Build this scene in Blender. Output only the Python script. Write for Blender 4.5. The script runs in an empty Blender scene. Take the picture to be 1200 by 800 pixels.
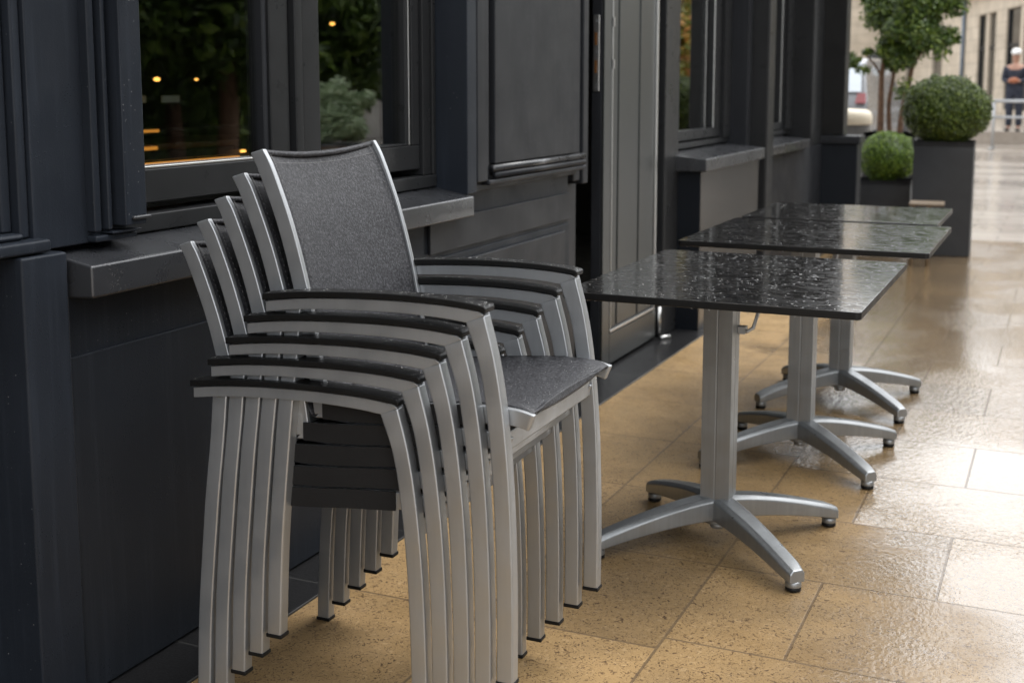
import bpy, bmesh, math, random
from mathutils import Vector, Matrix, Euler
R = math.radians
random.seed(7)
scene = bpy.context.scene
COL = scene.collection

# ------------------------------------------------------------------ helpers
def tag(o, label=None, cat=None, group=None, kind=None):
    if label: o['label'] = label
    if cat: o['category'] = cat
    if group: o['group'] = group
    if kind: o['kind'] = kind
    return o

def empty(name, loc=(0, 0, 0), rz=0.0, label=None, cat=None, group=None):
    o = bpy.data.objects.new(name, None)
    o.empty_display_size = 0.1
    COL.objects.link(o)
    o.location = loc
    o.rotation_euler = (0, 0, rz)
    return tag(o, label, cat, group)

def obj(name, bm, mat, parent=None, bevel=0.0, seg=2, smooth=False, world=False, angle=35):
    me = bpy.data.meshes.new(name)
    bmesh.ops.recalc_face_normals(bm, faces=bm.faces[:])
    bm.to_mesh(me); bm.free()
    if isinstance(mat, (list, tuple)):
        for m in mat: me.materials.append(m)
    else:
        me.materials.append(mat)
    if smooth:
        for p in me.polygons: p.use_smooth = True
    o = bpy.data.objects.new(name, me)
    COL.objects.link(o)
    if parent is not None:
        o.parent = parent
        if world:
            root = Vector((0, 0, 0)); q = parent
            while q is not None:
                root += q.location; q = q.parent
            o.location = -root
    if bevel > 0:
        b = o.modifiers.new('bevel', 'BEVEL')
        b.width = bevel; b.segments = seg; b.limit_method = 'ANGLE'; b.angle_limit = R(angle)
        b.harden_normals = False
        for p in me.polygons: p.use_smooth = True
        w = o.modifiers.new('wn', 'WEIGHTED_NORMAL'); w.keep_sharp = True
    return o

def BM(): return bmesh.new()

def box(bm, x0, x1, y0, y1, z0, z1, mi=0):
    v = [bm.verts.new((x, y, z)) for x in (x0, x1) for y in (y0, y1) for z in (z0, z1)]
    for q in ((0, 1, 3, 2), (4, 6, 7, 5), (0, 4, 5, 1), (2, 3, 7, 6), (0, 2, 6, 4), (1, 5, 7, 3)):
        f = bm.faces.new([v[i] for i in q]); f.material_index = mi
    return bm

def boxb(*a):
    return box(BM(), *a)

def cr(pts, n=5):
    """Catmull-Rom resample of a polyline"""
    P = [Vector(p) for p in pts]
    if len(P) < 3: return P
    P = [P[0] * 2 - P[1]] + P + [P[-1] * 2 - P[-2]]
    out = []
    for i in range(1, len(P) - 2):
        for k in range(n):
            t = k / n
            a, b, c, d = P[i - 1], P[i], P[i + 1], P[i + 2]
            out.append(0.5 * ((2 * b) + (c - a) * t + (2 * a - 5 * b + 4 * c - d) * t * t + (3 * b - a - 3 * c + d) * t ** 3))
    out.append(P[-2])
    return out

def strip(bm, Lp, Rp, y0, y1):
    """prism between two (x,z) polylines, extruded from y0 to y1"""
    n = len(Lp)
    def ring(i):
        l, r = Lp[i], Rp[i]
        return [bm.verts.new((l[0], y0, l[1])), bm.verts.new((r[0], y0, r[1])),
                bm.verts.new((r[0], y1, r[1])), bm.verts.new((l[0], y1, l[1]))]
    prev = ring(0)
    bm.faces.new(prev)
    for i in range(1, n):
        cur = ring(i)
        for k in range(4):
            bm.faces.new((prev[k], prev[(k + 1) % 4], cur[(k + 1) % 4], cur[k]))
        prev = cur
    bm.faces.new(prev[::-1])
    return bm

def stripb(L, Rr, y0, y1, n=5):
    return strip(BM(), cr([(*p, 0) for p in L], n), cr([(*p, 0) for p in Rr], n), y0, y1)

def tube(bm, pts, rad, n=10, cap=True):
    P = [Vector(p) for p in pts]
    rads = rad if isinstance(rad, (list, tuple)) else [rad] * len(P)
    prev = None; up = Vector((0.13, 0.31, 0.94)).normalized()
    for i, p in enumerate(P):
        t = (P[min(i + 1, len(P) - 1)] - P[max(i - 1, 0)]).normalized()
        u = up - t * up.dot(t)
        if u.length < 1e-4: u = Vector((1, 0, 0)) - t * t.x
        u.normalize(); w = t.cross(u)
        cur = [bm.verts.new(p + (u * math.cos(2 * math.pi * k / n) + w * math.sin(2 * math.pi * k / n)) * rads[i]) for k in range(n)]
        if prev:
            for k in range(n):
                bm.faces.new((prev[k], prev[(k + 1) % n], cur[(k + 1) % n], cur[k]))
        elif cap:
            bm.faces.new(cur[::-1])
        prev = cur
    if cap: bm.faces.new(prev)
    return bm

def lathe(bm, prof, c=(0, 0), n=24):
    prev = None
    for r, z in prof:
        cur = [bm.verts.new((c[0] + r * math.cos(2 * math.pi * k / n), c[1] + r * math.sin(2 * math.pi * k / n), z)) for k in range(n)]
        if prev:
            for k in range(n):
                bm.faces.new((prev[k], prev[(k + 1) % n], cur[(k + 1) % n], cur[k]))
        else:
            bm.faces.new(cur[::-1])
        prev = cur
    bm.faces.new(prev)
    return bm

def ell(bm, c, r, nu=16, nv=10):
    m = Matrix.Translation(c) @ Matrix.Diagonal((r[0], r[1], r[2], 1))
    bmesh.ops.create_uvsphere(bm, u_segments=nu, v_segments=nv, radius=1, matrix=m)
    return bm

def children(o): return [c for c in bpy.data.objects if c.parent == o]

def copy_tree(o, parent=None):
    c = o.copy(); COL.objects.link(c)
    if parent is not None: c.parent = parent
    for ch in children(o): copy_tree(ch, c)
    return c

# ------------------------------------------------------------------ materials
class NT:
    def __init__(s, name):
        s.m = bpy.data.materials.new(name); s.m.use_nodes = True
        s.t = s.m.node_tree; s.t.nodes.clear()
        s.out = s.t.nodes.new('ShaderNodeOutputMaterial')
    def n(s, typ, **kw):
        nd = s.t.nodes.new('ShaderNode' + typ)
        for k, v in kw.items(): setattr(nd, k, v)
        return nd
    def set(s, nd, **ins):
        for k, v in ins.items():
            key = k.replace('_', ' ')
            i = nd.inputs[key]
            if hasattr(v, 'is_linked') or isinstance(v, bpy.types.NodeSocket): s.t.links.new(v, i)
            else:
                if i.type == 'RGBA' and len(v) == 3: v = (*v, 1)
                i.default_value = v
        return nd
    def coord(s, scale=(1, 1, 1), rot=(0, 0, 0), loc=(0, 0, 0)):
        tc = s.n('TexCoord'); mp = s.n('Mapping')
        s.t.links.new(tc.outputs['Object'], mp.inputs['Vector'])
        mp.inputs['Scale'].default_value = scale; mp.inputs['Rotation'].default_value = rot; mp.inputs['Location'].default_value = loc
        return mp.outputs['Vector']
    def noise(s, vec, scale, detail=3, rough=.55, dist=0, out='Fac'):
        nd = s.n('TexNoise'); s.set(nd, Vector=vec, Scale=scale, Detail=detail, Roughness=rough, Distortion=dist)
        return nd.outputs[out]
    def ramp(s, fac, *stops, interp='LINEAR'):
        nd = s.n('ValToRGB'); nd.color_ramp.interpolation = interp
        e = nd.color_ramp.elements
        for i, (p, c) in enumerate(stops):
            if i > 1: e.new(p)
            if not isinstance(c, (tuple, list)): c = (c, c, c)
            e[i].position = p; e[i].color = (*c, 1)
        s.t.links.new(fac, nd.inputs['Fac'])
        return nd.outputs['Color']
    def mix(s, fac, a, b, mode='MIX'):
        nd = s.n('Mix', data_type='RGBA', blend_type=mode)
        for k, v in ((0, fac), (6, a), (7, b)):
            if isinstance(v, bpy.types.NodeSocket): s.t.links.new(v, nd.inputs[k])
            else: nd.inputs[k].default_value = v if k == 0 else (*v, 1) if len(v) == 3 else v
        return nd.outputs[2]
    def math(s, op, a, b=0.0, clamp=False):
        nd = s.n('Math', operation=op, use_clamp=clamp)
        for k, v in ((0, a), (1, b)):
            if isinstance(v, bpy.types.NodeSocket): s.t.links.new(v, nd.inputs[k])
            else: nd.inputs[k].default_value = v
        return nd.outputs[0]
    def bump(s, h, strength=.3, dist=.01, normal=None):
        nd = s.n('Bump'); s.set(nd, Height=h, Strength=strength, Distance=dist)
        if normal is not None: s.t.links.new(normal, nd.inputs['Normal'])
        return nd.outputs['Normal']
    def bsdf(s, **ins):
        nd = s.n('BsdfPrincipled'); s.set(nd, **ins)
        s.t.links.new(nd.outputs[0], s.out.inputs['Surface'])
        return nd

def paint(name, col, rough=.45, var=.12, spec=.5, grain=0.15, metal=0.0, scale=6, drops=0.0, coat=0.0, specks=0.0):
    t = NT(name); v = t.coord()
    n = t.noise(v, scale, 5)
    c = t.ramp(n, (.25, tuple(x * (1 - var) for x in col)), (.75, tuple(x * (1 + var) for x in col)))
    r = t.ramp(t.noise(v, scale * 2.3, 4), (.3, rough * .8), (.7, rough * 1.2))
    h = t.noise(v, 260, 2)
    nrm = t.bump(h, grain, .001)
    if specks > 0:
        sv = t.n('TexVoronoi'); t.set(sv, Vector=v, Scale=85.0)
        sd = t.ramp(sv.outputs['Distance'], (.07, 1.0), (.14, 0.0))
        rnd = t.n('SeparateColor'); t.t.links.new(sv.outputs['Color'], rnd.inputs[0])
        pick = t.math('GREATER_THAN', rnd.outputs[0], .82)
        area = t.ramp(t.noise(v, 4.5, 3), (.44, 0.0), (.62, 1.0))
        c = t.mix(t.math('MULTIPLY', t.math('MULTIPLY', sd, pick), t.math('MULTIPLY', area, specks)), c, (.22, .22, .23))
        # faint rain runs and splash film
        run = t.ramp(t.noise(t.coord((26, 26, 1.1)), 2, 4), (.52, 0.0), (.72, .35))
        c = t.mix(run, c, tuple(x * 1.9 for x in col))
    if drops > 0:
        vo = t.n('TexVoronoi'); t.set(vo, Vector=v, Scale=160.0)
        d = t.ramp(vo.outputs['Distance'], (.12, 1.0), (.24, 0.0))
        msk = t.ramp(t.noise(v, 9, 3), (.52, 0.0), (.66, 1.0))
        hh = t.math('MULTIPLY', d, msk)
        nrm = t.bump(hh, drops, .002, nrm)
        r = t.mix(hh, r, (.08, .08, .08))
    t.bsdf(Base_Color=c, Roughness=r, Normal=nrm, Specular_IOR_Level=spec, Metallic=metal, Coat_Weight=coat, Coat_Roughness=.1)
    return t.m

def metal(name, col, rough=.38, met=.75, streak=(2, 2, 60), var=.1, wet=False, rv=1.0):
    t = NT(name); v = t.coord(streak); v2 = t.coord()
    n = t.noise(v, 3, 5)
    n2 = t.noise(v2, 5, 4)
    c = t.mix(.5, t.ramp(n, (.3, tuple(x * (1 - var) for x in col)), (.7, tuple(x * (1 + var) for x in col))),
              t.ramp(n2, (.3, tuple(x * (1 - 1.6 * var) for x in col)), (.7, tuple(x * (1 + var) for x in col))))
    r = t.ramp(t.noise(v2, 14, 5), (.3, rough * (1 - .25 * rv)), (.7, rough * (1 + .25 * rv)))
    nrm = t.bump(t.noise(v2, 420, 2), .06 * rv, .001)
    coat = 0.0
    kw = {}
    if wet:
        w = t.ramp(t.noise(v2, 24, 4, dist=.6), (.56, 0.0), (.62, 1.0))
        hb = t.bump(w, .35, .0015)
        r = t.mix(w, r, (.12, .12, .12))
        c = t.mix(w, c, tuple(x * .9 for x in col))
        kw = dict(Coat_Weight=t.math('MULTIPLY', w, .5), Coat_Roughness=.05, Coat_Normal=hb)
    t.bsdf(Base_Color=c, Roughness=r, Metallic=met, Normal=nrm, **kw)
    return t.m

def mat_floor():
    t = NT('tan_paving'); v = t.coord()
    flk = t.noise(v, 78, 2.5, .5, 2.2)
    fine = t.noise(v, 240, 2)
    patch = t.noise(v, 1.7, 4)
    base = t.ramp(patch, (.3, (.30, .192, .082)), (.7, (.36, .238, .108)))
    f1 = t.ramp(flk, (.375, 1.0), (.43, 0.0))
    f2 = t.ramp(fine, (.30, .8), (.42, 0.0))
    c = t.mix(t.math('MULTIPLY', f1, .9), base, (.075, .036, .013))
    c = t.mix(t.math('MULTIPLY', f2, .55), c, (.16, .09, .04))
    lt = t.ramp(t.noise(v, 70, 2, .5, .8), (.6, 0.0), (.68, .5))
    c = t.mix(lt, c, (.46, .32, .165))
    # tiles: two areas either side of the long joint at x = -0.8
    xyz = t.n('SeparateXYZ'); t.t.links.new(v, xyz.inputs[0])
    def brick(loc, bw, rh, off):
        b = t.n('TexBrick'); b.offset = off; b.offset_frequency = 2; b.squash = 1
        t.set(b, Vector=t.coord(loc=loc), Color1=(0, 0, 0), Color2=(1, 1, 1), Mortar=(.5, .5, .5), Scale=1.0, Mortar_Size=.0038, Mortar_Smooth=.2, Bias=0.0, Brick_Width=bw, Row_Height=rh)
        return b
    bR = brick((.8, -2.645 + 4.8, 0), .56, .48, .5)
    bL = brick((.8 + 4.5, -2.585 + 5.4, 0), .45, .54, 0.0)
    side = t.math('GREATER_THAN', xyz.outputs[0], -.8)
    mort = t.mix(side, bL.outputs['Fac'], bR.outputs['Fac'])
    tone = t.mix(side, bL.outputs['Color'], bR.outputs['Color'])
    long = t.math('LESS_THAN', t.math('ABSOLUTE', t.math('ADD', xyz.outputs[0], .8)), .0035)
    mort = t.math('MAXIMUM', mort, long, True)
    tv = t.ramp(tone, (0.0, .76), (1.0, 1.14))
    c = t.mix(1.0, c, tv, 'MULTIPLY')
    # wetness: dry under the tables near the wall, a film of water to the right and farther down the street
    m = t.math('ADD', t.math('MULTIPLY', xyz.outputs[0], 1.5), t.math('MULTIPLY', xyz.outputs[1], .30))
    m = t.math('ADD', m, t.math('MULTIPLY', t.math('SUBTRACT', t.noise(v, 1.9, 3, .5, .4), .5), 1.5))
    m = t.math('ADD', m, t.math('MULTIPLY', t.math('SUBTRACT', tone, .5), .45))
    wet = t.ramp(m, (.02, 0.0), (.42, 1.0))
    damp = t.ramp(t.noise(v, 5, 4), (.35, .80), (.65, 1.0))
    c = t.mix(t.math('MULTIPLY', wet, .35), c, (.29, .22, .15))
    c = t.mix(1.0, c, t.mix(wet, damp, (.74, .74, .74)), 'MULTIPLY')
    c = t.mix(t.math('MULTIPLY', mort, .7), c, (.085, .055, .03))
    hd = t.math('SUBTRACT', t.math('MULTIPLY', flk, .6), t.math('MULTIPLY', mort, 1.2))
    nd = t.bump(hd, .35, .004)
    vo = t.n('TexVoronoi', feature='SMOOTH_F1'); t.set(vo, Vector=t.coord((1, .55, 1)), Scale=95.0, Smoothness=.5)
    rip = t.math('ADD', t.math('MULTIPLY', t.noise(t.coord((1, .7, 1)), 52, 3, .55, .9), 1.0), t.math('MULTIPLY', vo.outputs['Distance'], .45))
    rip = t.math('SUBTRACT', rip, t.math('MULTIPLY', mort, .5))
    calm = t.ramp(t.noise(v, 1.3, 2), (.42, .16), (.58, 1.0))
    nw = t.n('Bump'); t.set(nw, Height=rip, Strength=t.math('MULTIPLY', calm, .7), Distance=.005)
    rough = t.mix(wet, t.ramp(t.noise(v, 8, 4), (.3, .36), (.7, .6)), (.16, .16, .16))
    t.bsdf(Base_Color=c, Roughness=rough, Normal=nd, Specular_IOR_Level=.5,
           Coat_Weight=t.math('MULTIPLY', t.math('ADD', t.math('MULTIPLY', wet, .97), .03), t.math('SUBTRACT', 1.0, t.math('MULTIPLY', mort, .6))), Coat_Roughness=.03, Coat_IOR=1.5, Coat_Normal=nw.outputs[0])
    return t.m

def mat_street():
    t = NT('wet_street_setts'); v = t.coord()
    b = t.n('TexBrick'); b.offset = .5
    t.set(b, Vector=v, Color1=(.30, .26, .22), Color2=(.38, .34, .29), Mortar=(.14, .12, .10), Scale=1.0, Mortar_Size=.012, Brick_Width=.5, Row_Height=.3)
    c = t.mix(.35, b.outputs['Color'], t.ramp(t.noise(v, 3, 5), (.3, (.22, .18, .15)), (.7, (.42, .37, .32))))
    n = t.noise(t.coord((1, 1.0, 1)), 9, 3, .5, .5)
    nrm = t.bump(t.math('SUBTRACT', n, t.math('MULTIPLY', b.outputs['Fac'], .3)), .45, .012)
    film = t.ramp(t.noise(t.coord((.5, 1.1, 1)), .8, 4), (.38, .45), (.55, 1.0))
    t.bsdf(Base_Color=c, Roughness=.35, Normal=nrm, Coat_Weight=film, Coat_Roughness=.05, Coat_IOR=1.45, Coat_Normal=nrm)
    return t.m

def mat_granite():
    t = NT('black_stone'); v = t.coord()
    c = t.ramp(t.noise(v, 150, 3), (.35, (.006, .006, .0065)), (.75, (.02, .02, .021)))
    b = t.n('TexBrick'); b.offset = 0
    t.set(b, Vector=t.coord(loc=(3.0, .37, 0)), Color1=(0, 0, 0), Color2=(0, 0, 0), Mortar=(1, 1, 1), Scale=1.0, Mortar_Size=.003, Brick_Width=1.33, Row_Height=.42)
    c = t.mix(b.outputs['Fac'], c, (.035, .035, .034))
    w = t.ramp(t.noise(v, 2.2, 3), (.4, .03), (.6, .35))
    nb = t.bump(t.noise(v, 28, 3), .25, .004)
    t.bsdf(Base_Color=c, Roughness=.4, Specular_IOR_Level=.2, Coat_Weight=w, Coat_Roughness=.05, Coat_IOR=1.33, Coat_Normal=nb, Normal=t.bump(t.noise(v, 200, 2), .15, .002))
    return t.m

def mat_fabric():
    t = NT('woven_sling'); v = t.coord()
    va = t.n('TexVoronoi'); t.set(va, Vector=t.coord((1, 1, 1)), Scale=300.0)
    sp = t.noise(v, 190, 2.5, .65)
    c = t.ramp(sp, (.36, (.011, .011, .013)), (.53, (.036, .0365, .041)), (.70, (.092, .094, .104)))  # weave speckle; lightest stop paints rain droplet highlights into the cloth
    c = t.mix(.25, c, t.ramp(t.noise(v, 22, 4), (.3, (.014, .014, .016)), (.7, (.045, .045, .049))))
    h = t.math('ADD', sp, t.math('MULTIPLY', va.outputs['Distance'], .5))
    t.bsdf(Base_Color=c, Roughness=.52, Normal=t.bump(h, .6, .0012), Specular_IOR_Level=.35)
    return t.m

def mat_table_top():
    t = NT('black_laminate'); v = t.coord()
    w = t.n('TexWave', wave_type='BANDS'); w.bands_direction = 'Y'
    t.set(w, Vector=t.coord((.5, 1, 1)), Scale=9.0, Distortion=9.0, Detail=4.0, Detail_Scale=1.6, Detail_Roughness=.62)
    c = t.ramp(w.outputs['Fac'], (.45, (.006, .0057, .0055)), (.93, (.014, .013, .012)), (1.0, (.034, .031, .028)))
    rip = t.noise(t.coord((1, 1.5, 1)), 60, 3, .5, .6)
    film = t.ramp(t.noise(t.coord((1, 1.5, 1)), 24, 3, .6, .5), (.44, 0.0), (.60, 1.0))
    h = t.math('ADD', t.math('MULTIPLY', rip, .5), t.math('MULTIPLY', film, .5))
    gz = t.n('NewGeometry'); sz_ = t.n('SeparateXYZ'); t.t.links.new(gz.outputs['True Normal'], sz_.inputs[0])
    nbn = t.n('Bump'); t.set(nbn, Height=h, Strength=t.math('MULTIPLY', t.math('POWER', t.math('ABSOLUTE', sz_.outputs[2]), 8.0), .09), Distance=.0018); nb = nbn.outputs[0]
    rough = t.mix(film, (.30, .30, .30), (.12, .12, .12))
    t.bsdf(Base_Color=c, Roughness=rough, Specular_IOR_Level=.2, Normal=t.bump(t.noise(v, 300, 2), .08, .001),
           Coat_Weight=.85, Coat_Roughness=.05, Coat_Normal=nb, Coat_IOR=1.4)
    return t.m

def two_sided(t, ior):
    g = t.n('NewGeometry')
    return t.math('ADD', ior, t.math('MULTIPLY', g.outputs['Backfacing'], 1 / ior - ior))

def mat_water():
    t = NT('water_bead')
    fr = t.n('Fresnel'); t.t.links.new(two_sided(t, 1.45), fr.inputs['IOR'])
    a = t.n('BsdfTransparent'); g = t.n('BsdfGlossy'); g.inputs['Roughness'].default_value = .04
    mx = t.n('MixShader')
    t.t.links.new(t.math('ADD', fr.outputs[0], .04), mx.inputs[0]); t.t.links.new(a.outputs[0], mx.inputs[1]); t.t.links.new(g.outputs[0], mx.inputs[2])
    t.t.links.new(mx.outputs[0], t.out.inputs['Surface'])
    return t.m

def mat_glass(name, tint=(.85, .88, .86)):
    t = NT(name)
    fr = t.n('Fresnel'); t.t.links.new(two_sided(t, 1.52), fr.inputs['IOR'])
    a = t.n('BsdfTransparent'); a.inputs['Color'].default_value = (*tint, 1)
    g = t.n('BsdfGlossy'); g.inputs['Roughness'].default_value = .012
    v = t.coord()
    t.t.links.new(t.bump(t.noise(v, 1.6, 1), .03, .01), g.inputs['Normal'])
    mx = t.n('MixShader')
    t.t.links.new(t.math('MULTIPLY', fr.outputs[0], 2.3, True), mx.inputs[0])
    t.t.links.new(a.outputs[0], mx.inputs[1]); t.t.links.new(g.outputs[0], mx.inputs[2])
    t.t.links.new(mx.outputs[0], t.out.inputs['Surface'])
    return t.m

def mat_leaf(name, c0, c1, c2):
    t = NT(name)
    g = t.n('NewGeometry')
    c = t.ramp(g.outputs['Random Per Island'], (.0, c0), (.6, c1), (1.0, c2))
    p = t.n('BsdfPrincipled'); t.set(p, Base_Color=c, Roughness=.42, Specular_IOR_Level=.5)
    tr = t.n('BsdfTranslucent'); t.t.links.new(c, tr.inputs['Color'])
    mx = t.n('MixShader'); mx.inputs[0].default_value = .25
    t.t.links.new(p.outputs[0], mx.inputs[1]); t.t.links.new(tr.outputs[0], mx.inputs[2])
    t.t.links.new(mx.outputs[0], t.out.inputs['Surface'])
    return t.m

def emit(name, col, s):
    t = NT(name); e = t.n('Emission'); e.inputs['Color'].default_value = (*col, 1); e.inputs['Strength'].default_value = s
    t.t.links.new(e.outputs[0], t.out.inputs['Surface'])
    return t.m

def mat_stone(name, c1, c2, bw=1.2, rh=.42):
    t = NT(name); tc = t.n('TexCoord')
    xyz = t.n('SeparateXYZ'); t.t.links.new(tc.outputs['Object'], xyz.inputs[0])
    cb = t.n('CombineXYZ')
    t.t.links.new(t.math('ADD', xyz.outputs[0], xyz.outputs[1]), cb.inputs[0]); t.t.links.new(xyz.outputs[2], cb.inputs[1])
    b = t.n('TexBrick'); b.offset = .5
    t.set(b, Vector=cb.outputs[0], Color1=c1, Color2=c2, Mortar=tuple(x * .6 for x in c1), Scale=1.0, Mortar_Size=.01, Brick_Width=bw, Row_Height=rh)
    v = t.coord()
    c = t.mix(1.0, b.outputs['Color'], t.ramp(t.noise(v, 1.6, 6), (.3, .78), (.7, 1.1)), 'MULTIPLY')
    t.bsdf(Base_Color=c, Roughness=.8, Normal=t.bump(t.noise(v, 30, 4), .3, .01))
    return t.m

M = dict(
    silver=metal('satin_aluminium', (.385, .40, .415), .36, .72, (30, 30, 2), .06),
    cast=metal('cast_aluminium', (.29, .302, .31), .36, .72, (30, 30, 1.2), .12),
    steel=metal('bright_steel', (.55, .55, .54), .3, .95, (1, 1, .3), .03, rv=.1),
    panelmetal=metal('satin_panel', (.11, .105, .10), .24, .8, (1, 1, 1), .04, rv=.1),
    doormetal=metal('door_panel_metal', (.062, .066, .065), .3, .75, (1, 1, .3), .03, rv=.1),
    black=paint('black_plastic', (.009, .009, .009), .4, .2, .2, grain=.1),
    pad=paint('armrest_resin', (.007, .007, .007), .42, .2, .22, grain=.25),
    blackfab=paint('black_webbing', (.0165, .0165, .017), .6, .2, .12, grain=.5),
    thread=paint('grey_thread', (.16, .16, .16), .7),
    wall=paint('anthracite_paint', (0.0165, 0.02, 0.0265), .36, .16, 0.14, grain=.25, scale=3, drops=.35, specks=.8),
    wall2=paint('charcoal_paint', (0.0185, 0.0198, 0.0228), .36, .10, 0.14, grain=.12, scale=3, specks=.8),
    dado=paint('charcoal_dado_paint', (0.015, 0.0175, 0.022), .38, .16, 0.12, grain=.2, scale=2.4, drops=.25, specks=.8),
    frame=paint('grey_window_paint', (0.0185, 0.0193, 0.0205), .32, .10, 0.16, grain=.08),
    sill=paint('painted_sill', (0.026, 0.0275, 0.031), .30, .2, grain=.45, drops=.5, coat=.35),
    navy=paint('dark_navy_panel', (0.009, 0.011, 0.0145), .4, .12, 0.14, grain=.1),
    dark=paint('interior_dark', (.016, .013, .010), .6, .3),
    wood=paint('interior_wood', (.20, .085, .025), .32, .35, scale=5, coat=.3),
    planter=paint('planter_fibre', (0.018, 0.0188, 0.021), .5, .16, grain=.5, scale=4),
    soil=paint('planter_soil', (.03, .022, .015), .9, .3, grain=1),
    bark=paint('bark', (.115, .062, .035), .8, .45, scale=25, grain=.8),
    cream=paint('cream_lid', (.62, .56, .45), .5, .08),
    greytub=paint('grey_tub', (.10, .10, .10), .5, .15),
    carpaint=paint('car_silver_paint', (.11, .115, .125), .25, .05, grain=0, coat=.9),
    carglass_sky=paint('car_glass_painted_sky', (.42, .47, .52), .05, .05, grain=0, spec=1.0, coat=1.0),  # pale base colour paints the sky's reflection into the car windows
    rubber=paint('tyre_rubber', (.012, .012, .012), .8, .2),
    redlamp=paint('red_lens', (.16, .008, .010), .15, .1, coat=.8, grain=0),
    plate=paint('blank_plate', (.7, .7, .66), .4, .05, grain=0),
    navycloth=paint('navy_cloth', (.014, .018, .032), .8, .3, grain=.6),
    whitecloth=paint('white_cloth', (.72, .72, .72), .8, .06, grain=.5),
    orangecloth=paint('orange_cloth', (.28, .10, .05), .7, .15, grain=.5),
    skin=paint('skin', (.36, .20, .14), .5, .1),
    shoe=paint('dark_shoe', (.02, .017, .015), .5),
    palewood=paint('pale_wood', (.17, .13, .09), .5, .2, scale=20),
    galv=metal('galvanised_steel', (.36, .37, .38), .4, .6),
    pipe=paint('blue_grey_pipe', (.13, .16, .20), .5),
    window_dark=paint('dark_shop_glass', (.015, .016, .016), .08, .1, grain=0, spec=.8),
    beige=paint('beige_stone_trim', (.50, .43, .34), .8, .1, grain=.5),
    roof=paint('slate_roof', (.07, .075, .085), .6, .2, scale=12),
    kerb=paint('kerb_granite', (.30, .28, .26), .5, .15, scale=30),
    asph=paint('raised_pavement', (.33, .29, .25), .3, .15, scale=5, coat=.4),
    lampshade=paint('lamp_shade_metal', (.02, .018, .016), .4),
    bulb=emit('warm_bulb', (1, .44, .09), 1.5),
    glow=emit('warm_glow_strip', (1, .38, .06), .30),
    paper=paint('pale_menu_card', (.75, .8, .72), .6, .05),
)
M['floor'] = mat_floor(); M['street'] = mat_street(); M['granite'] = mat_granite(); M['fabric'] = mat_fabric()
M['top'] = mat_table_top(); M['water'] = mat_water(); M['glass'] = mat_glass('window_glass')
M['stone'] = mat_stone('limestone', (.48, .41, .32), (.54, .47, .375)); M['stone2'] = mat_stone('pale_render', (.42, .40, .38), (.46, .44, .42), 2.4, .8)
M['box_leaf'] = mat_leaf('boxwood_leaf', (.035, .075, .004), (.11, .20, .010), (.23, .33, .025))
M['olive_leaf'] = mat_leaf('boxwood_olive_leaf', (.022, .042, .005), (.070, .108, .012), (.15, .205, .03))
M['laurel_leaf'] = mat_leaf('laurel_leaf', (.020, .045, .007), (.070, .125, .014), (.19, .26, .04))
M['tree_leaf'] = mat_leaf('street_tree_leaf', (.026, .052, .009), (.085, .145, .024), (.18, .26, .045))
M['autumn_leaf'] = mat_leaf('autumn_leaf', (.09, .14, .02), (.26, .22, .03), (.5, .20, .04))
M['pale_leaf'] = mat_leaf('pale_leaf', (.20, .28, .16), (.34, .44, .26), (.5, .58, .4))

# ------------------------------------------------------------------ small scatter makers
def dome(bm, p, r, h, n=7):
    a = random.random() * 6.28; e = .75 + random.random() * .5
    def ring(rr, z): return [bm.verts.new((p[0] + rr * e * math.cos(a + 6.2832 * k / n), p[1] + rr / e * math.sin(a + 6.2832 * k / n), p[2] + z)) for k in range(n)]
    r0 = ring(r, 0); r1 = ring(r * .72, h * .66); t = bm.verts.new((p[0], p[1], p[2] + h))
    for k in range(n):
        bm.faces.new((r0[k], r0[(k + 1) % n], r1[(k + 1) % n], r1[k]))
        bm.faces.new((r1[k], r1[(k + 1) % n], t))

def leaf(bm, p, nrm, size, tw):
    nrm = nrm.normalized()
    a = nrm.orthogonal().normalized(); b = nrm.cross(a)
    u = a * math.cos(tw) + b * math.sin(tw); w = nrm.cross(u)
    l = size; wd = size * .5
    v0 = bm.verts.new(p - u * l * .5); v1 = bm.verts.new(p + w * wd * .5 - nrm * size * .08)
    v2 = bm.verts.new(p + u * l * .5 - nrm * size * .15); v3 = bm.verts.new(p - w * wd * .5 - nrm * size * .08)
    m = bm.verts.new(p + nrm * size * .08)
    bm.faces.new((v0, v1, m)); bm.faces.new((v1, v2, m)); bm.faces.new((v2, v3, m)); bm.faces.new((v3, v0, m))

def rdir():
    z = random.uniform(-1, 1); a = random.uniform(0, 6.2832); r = math.sqrt(1 - z * z)
    return Vector((r * math.cos(a), r * math.sin(a), z))

def clipped_ball(n, rad, size, seed, squash=1.0, flat=.0):
    random.seed(seed); bm = BM()
    lumps = [(rdir(), random.uniform(-.07, .05)) for _ in range(60)]
    for i in range(n):
        d = rdir()
        k = 1.0
        for ld, am in lumps:
            q = d.dot(ld)
            if q > .93: k += am * (q - .93) / .07
        depth = 1 - abs(random.gauss(0, .075))
        if random.random() < .05: depth = 1 + random.random() * .06
        p = Vector((d.x * rad[0], d.y * rad[1], d.z * rad[2]))
        # superellipsoid for boxier clipped shape
        f = (abs(d.x) ** 2.25 + abs(d.y) ** 2.25 + abs(d.z) ** 2.25) ** (-1 / 2.25) if squash > 1 else 1.0
        p = p * f * k * depth
        nn = (d + rdir() * .8)
        leaf(bm, p, nn, size * random.uniform(.7, 1.3), random.random() * 6.28)
    return bm

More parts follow.
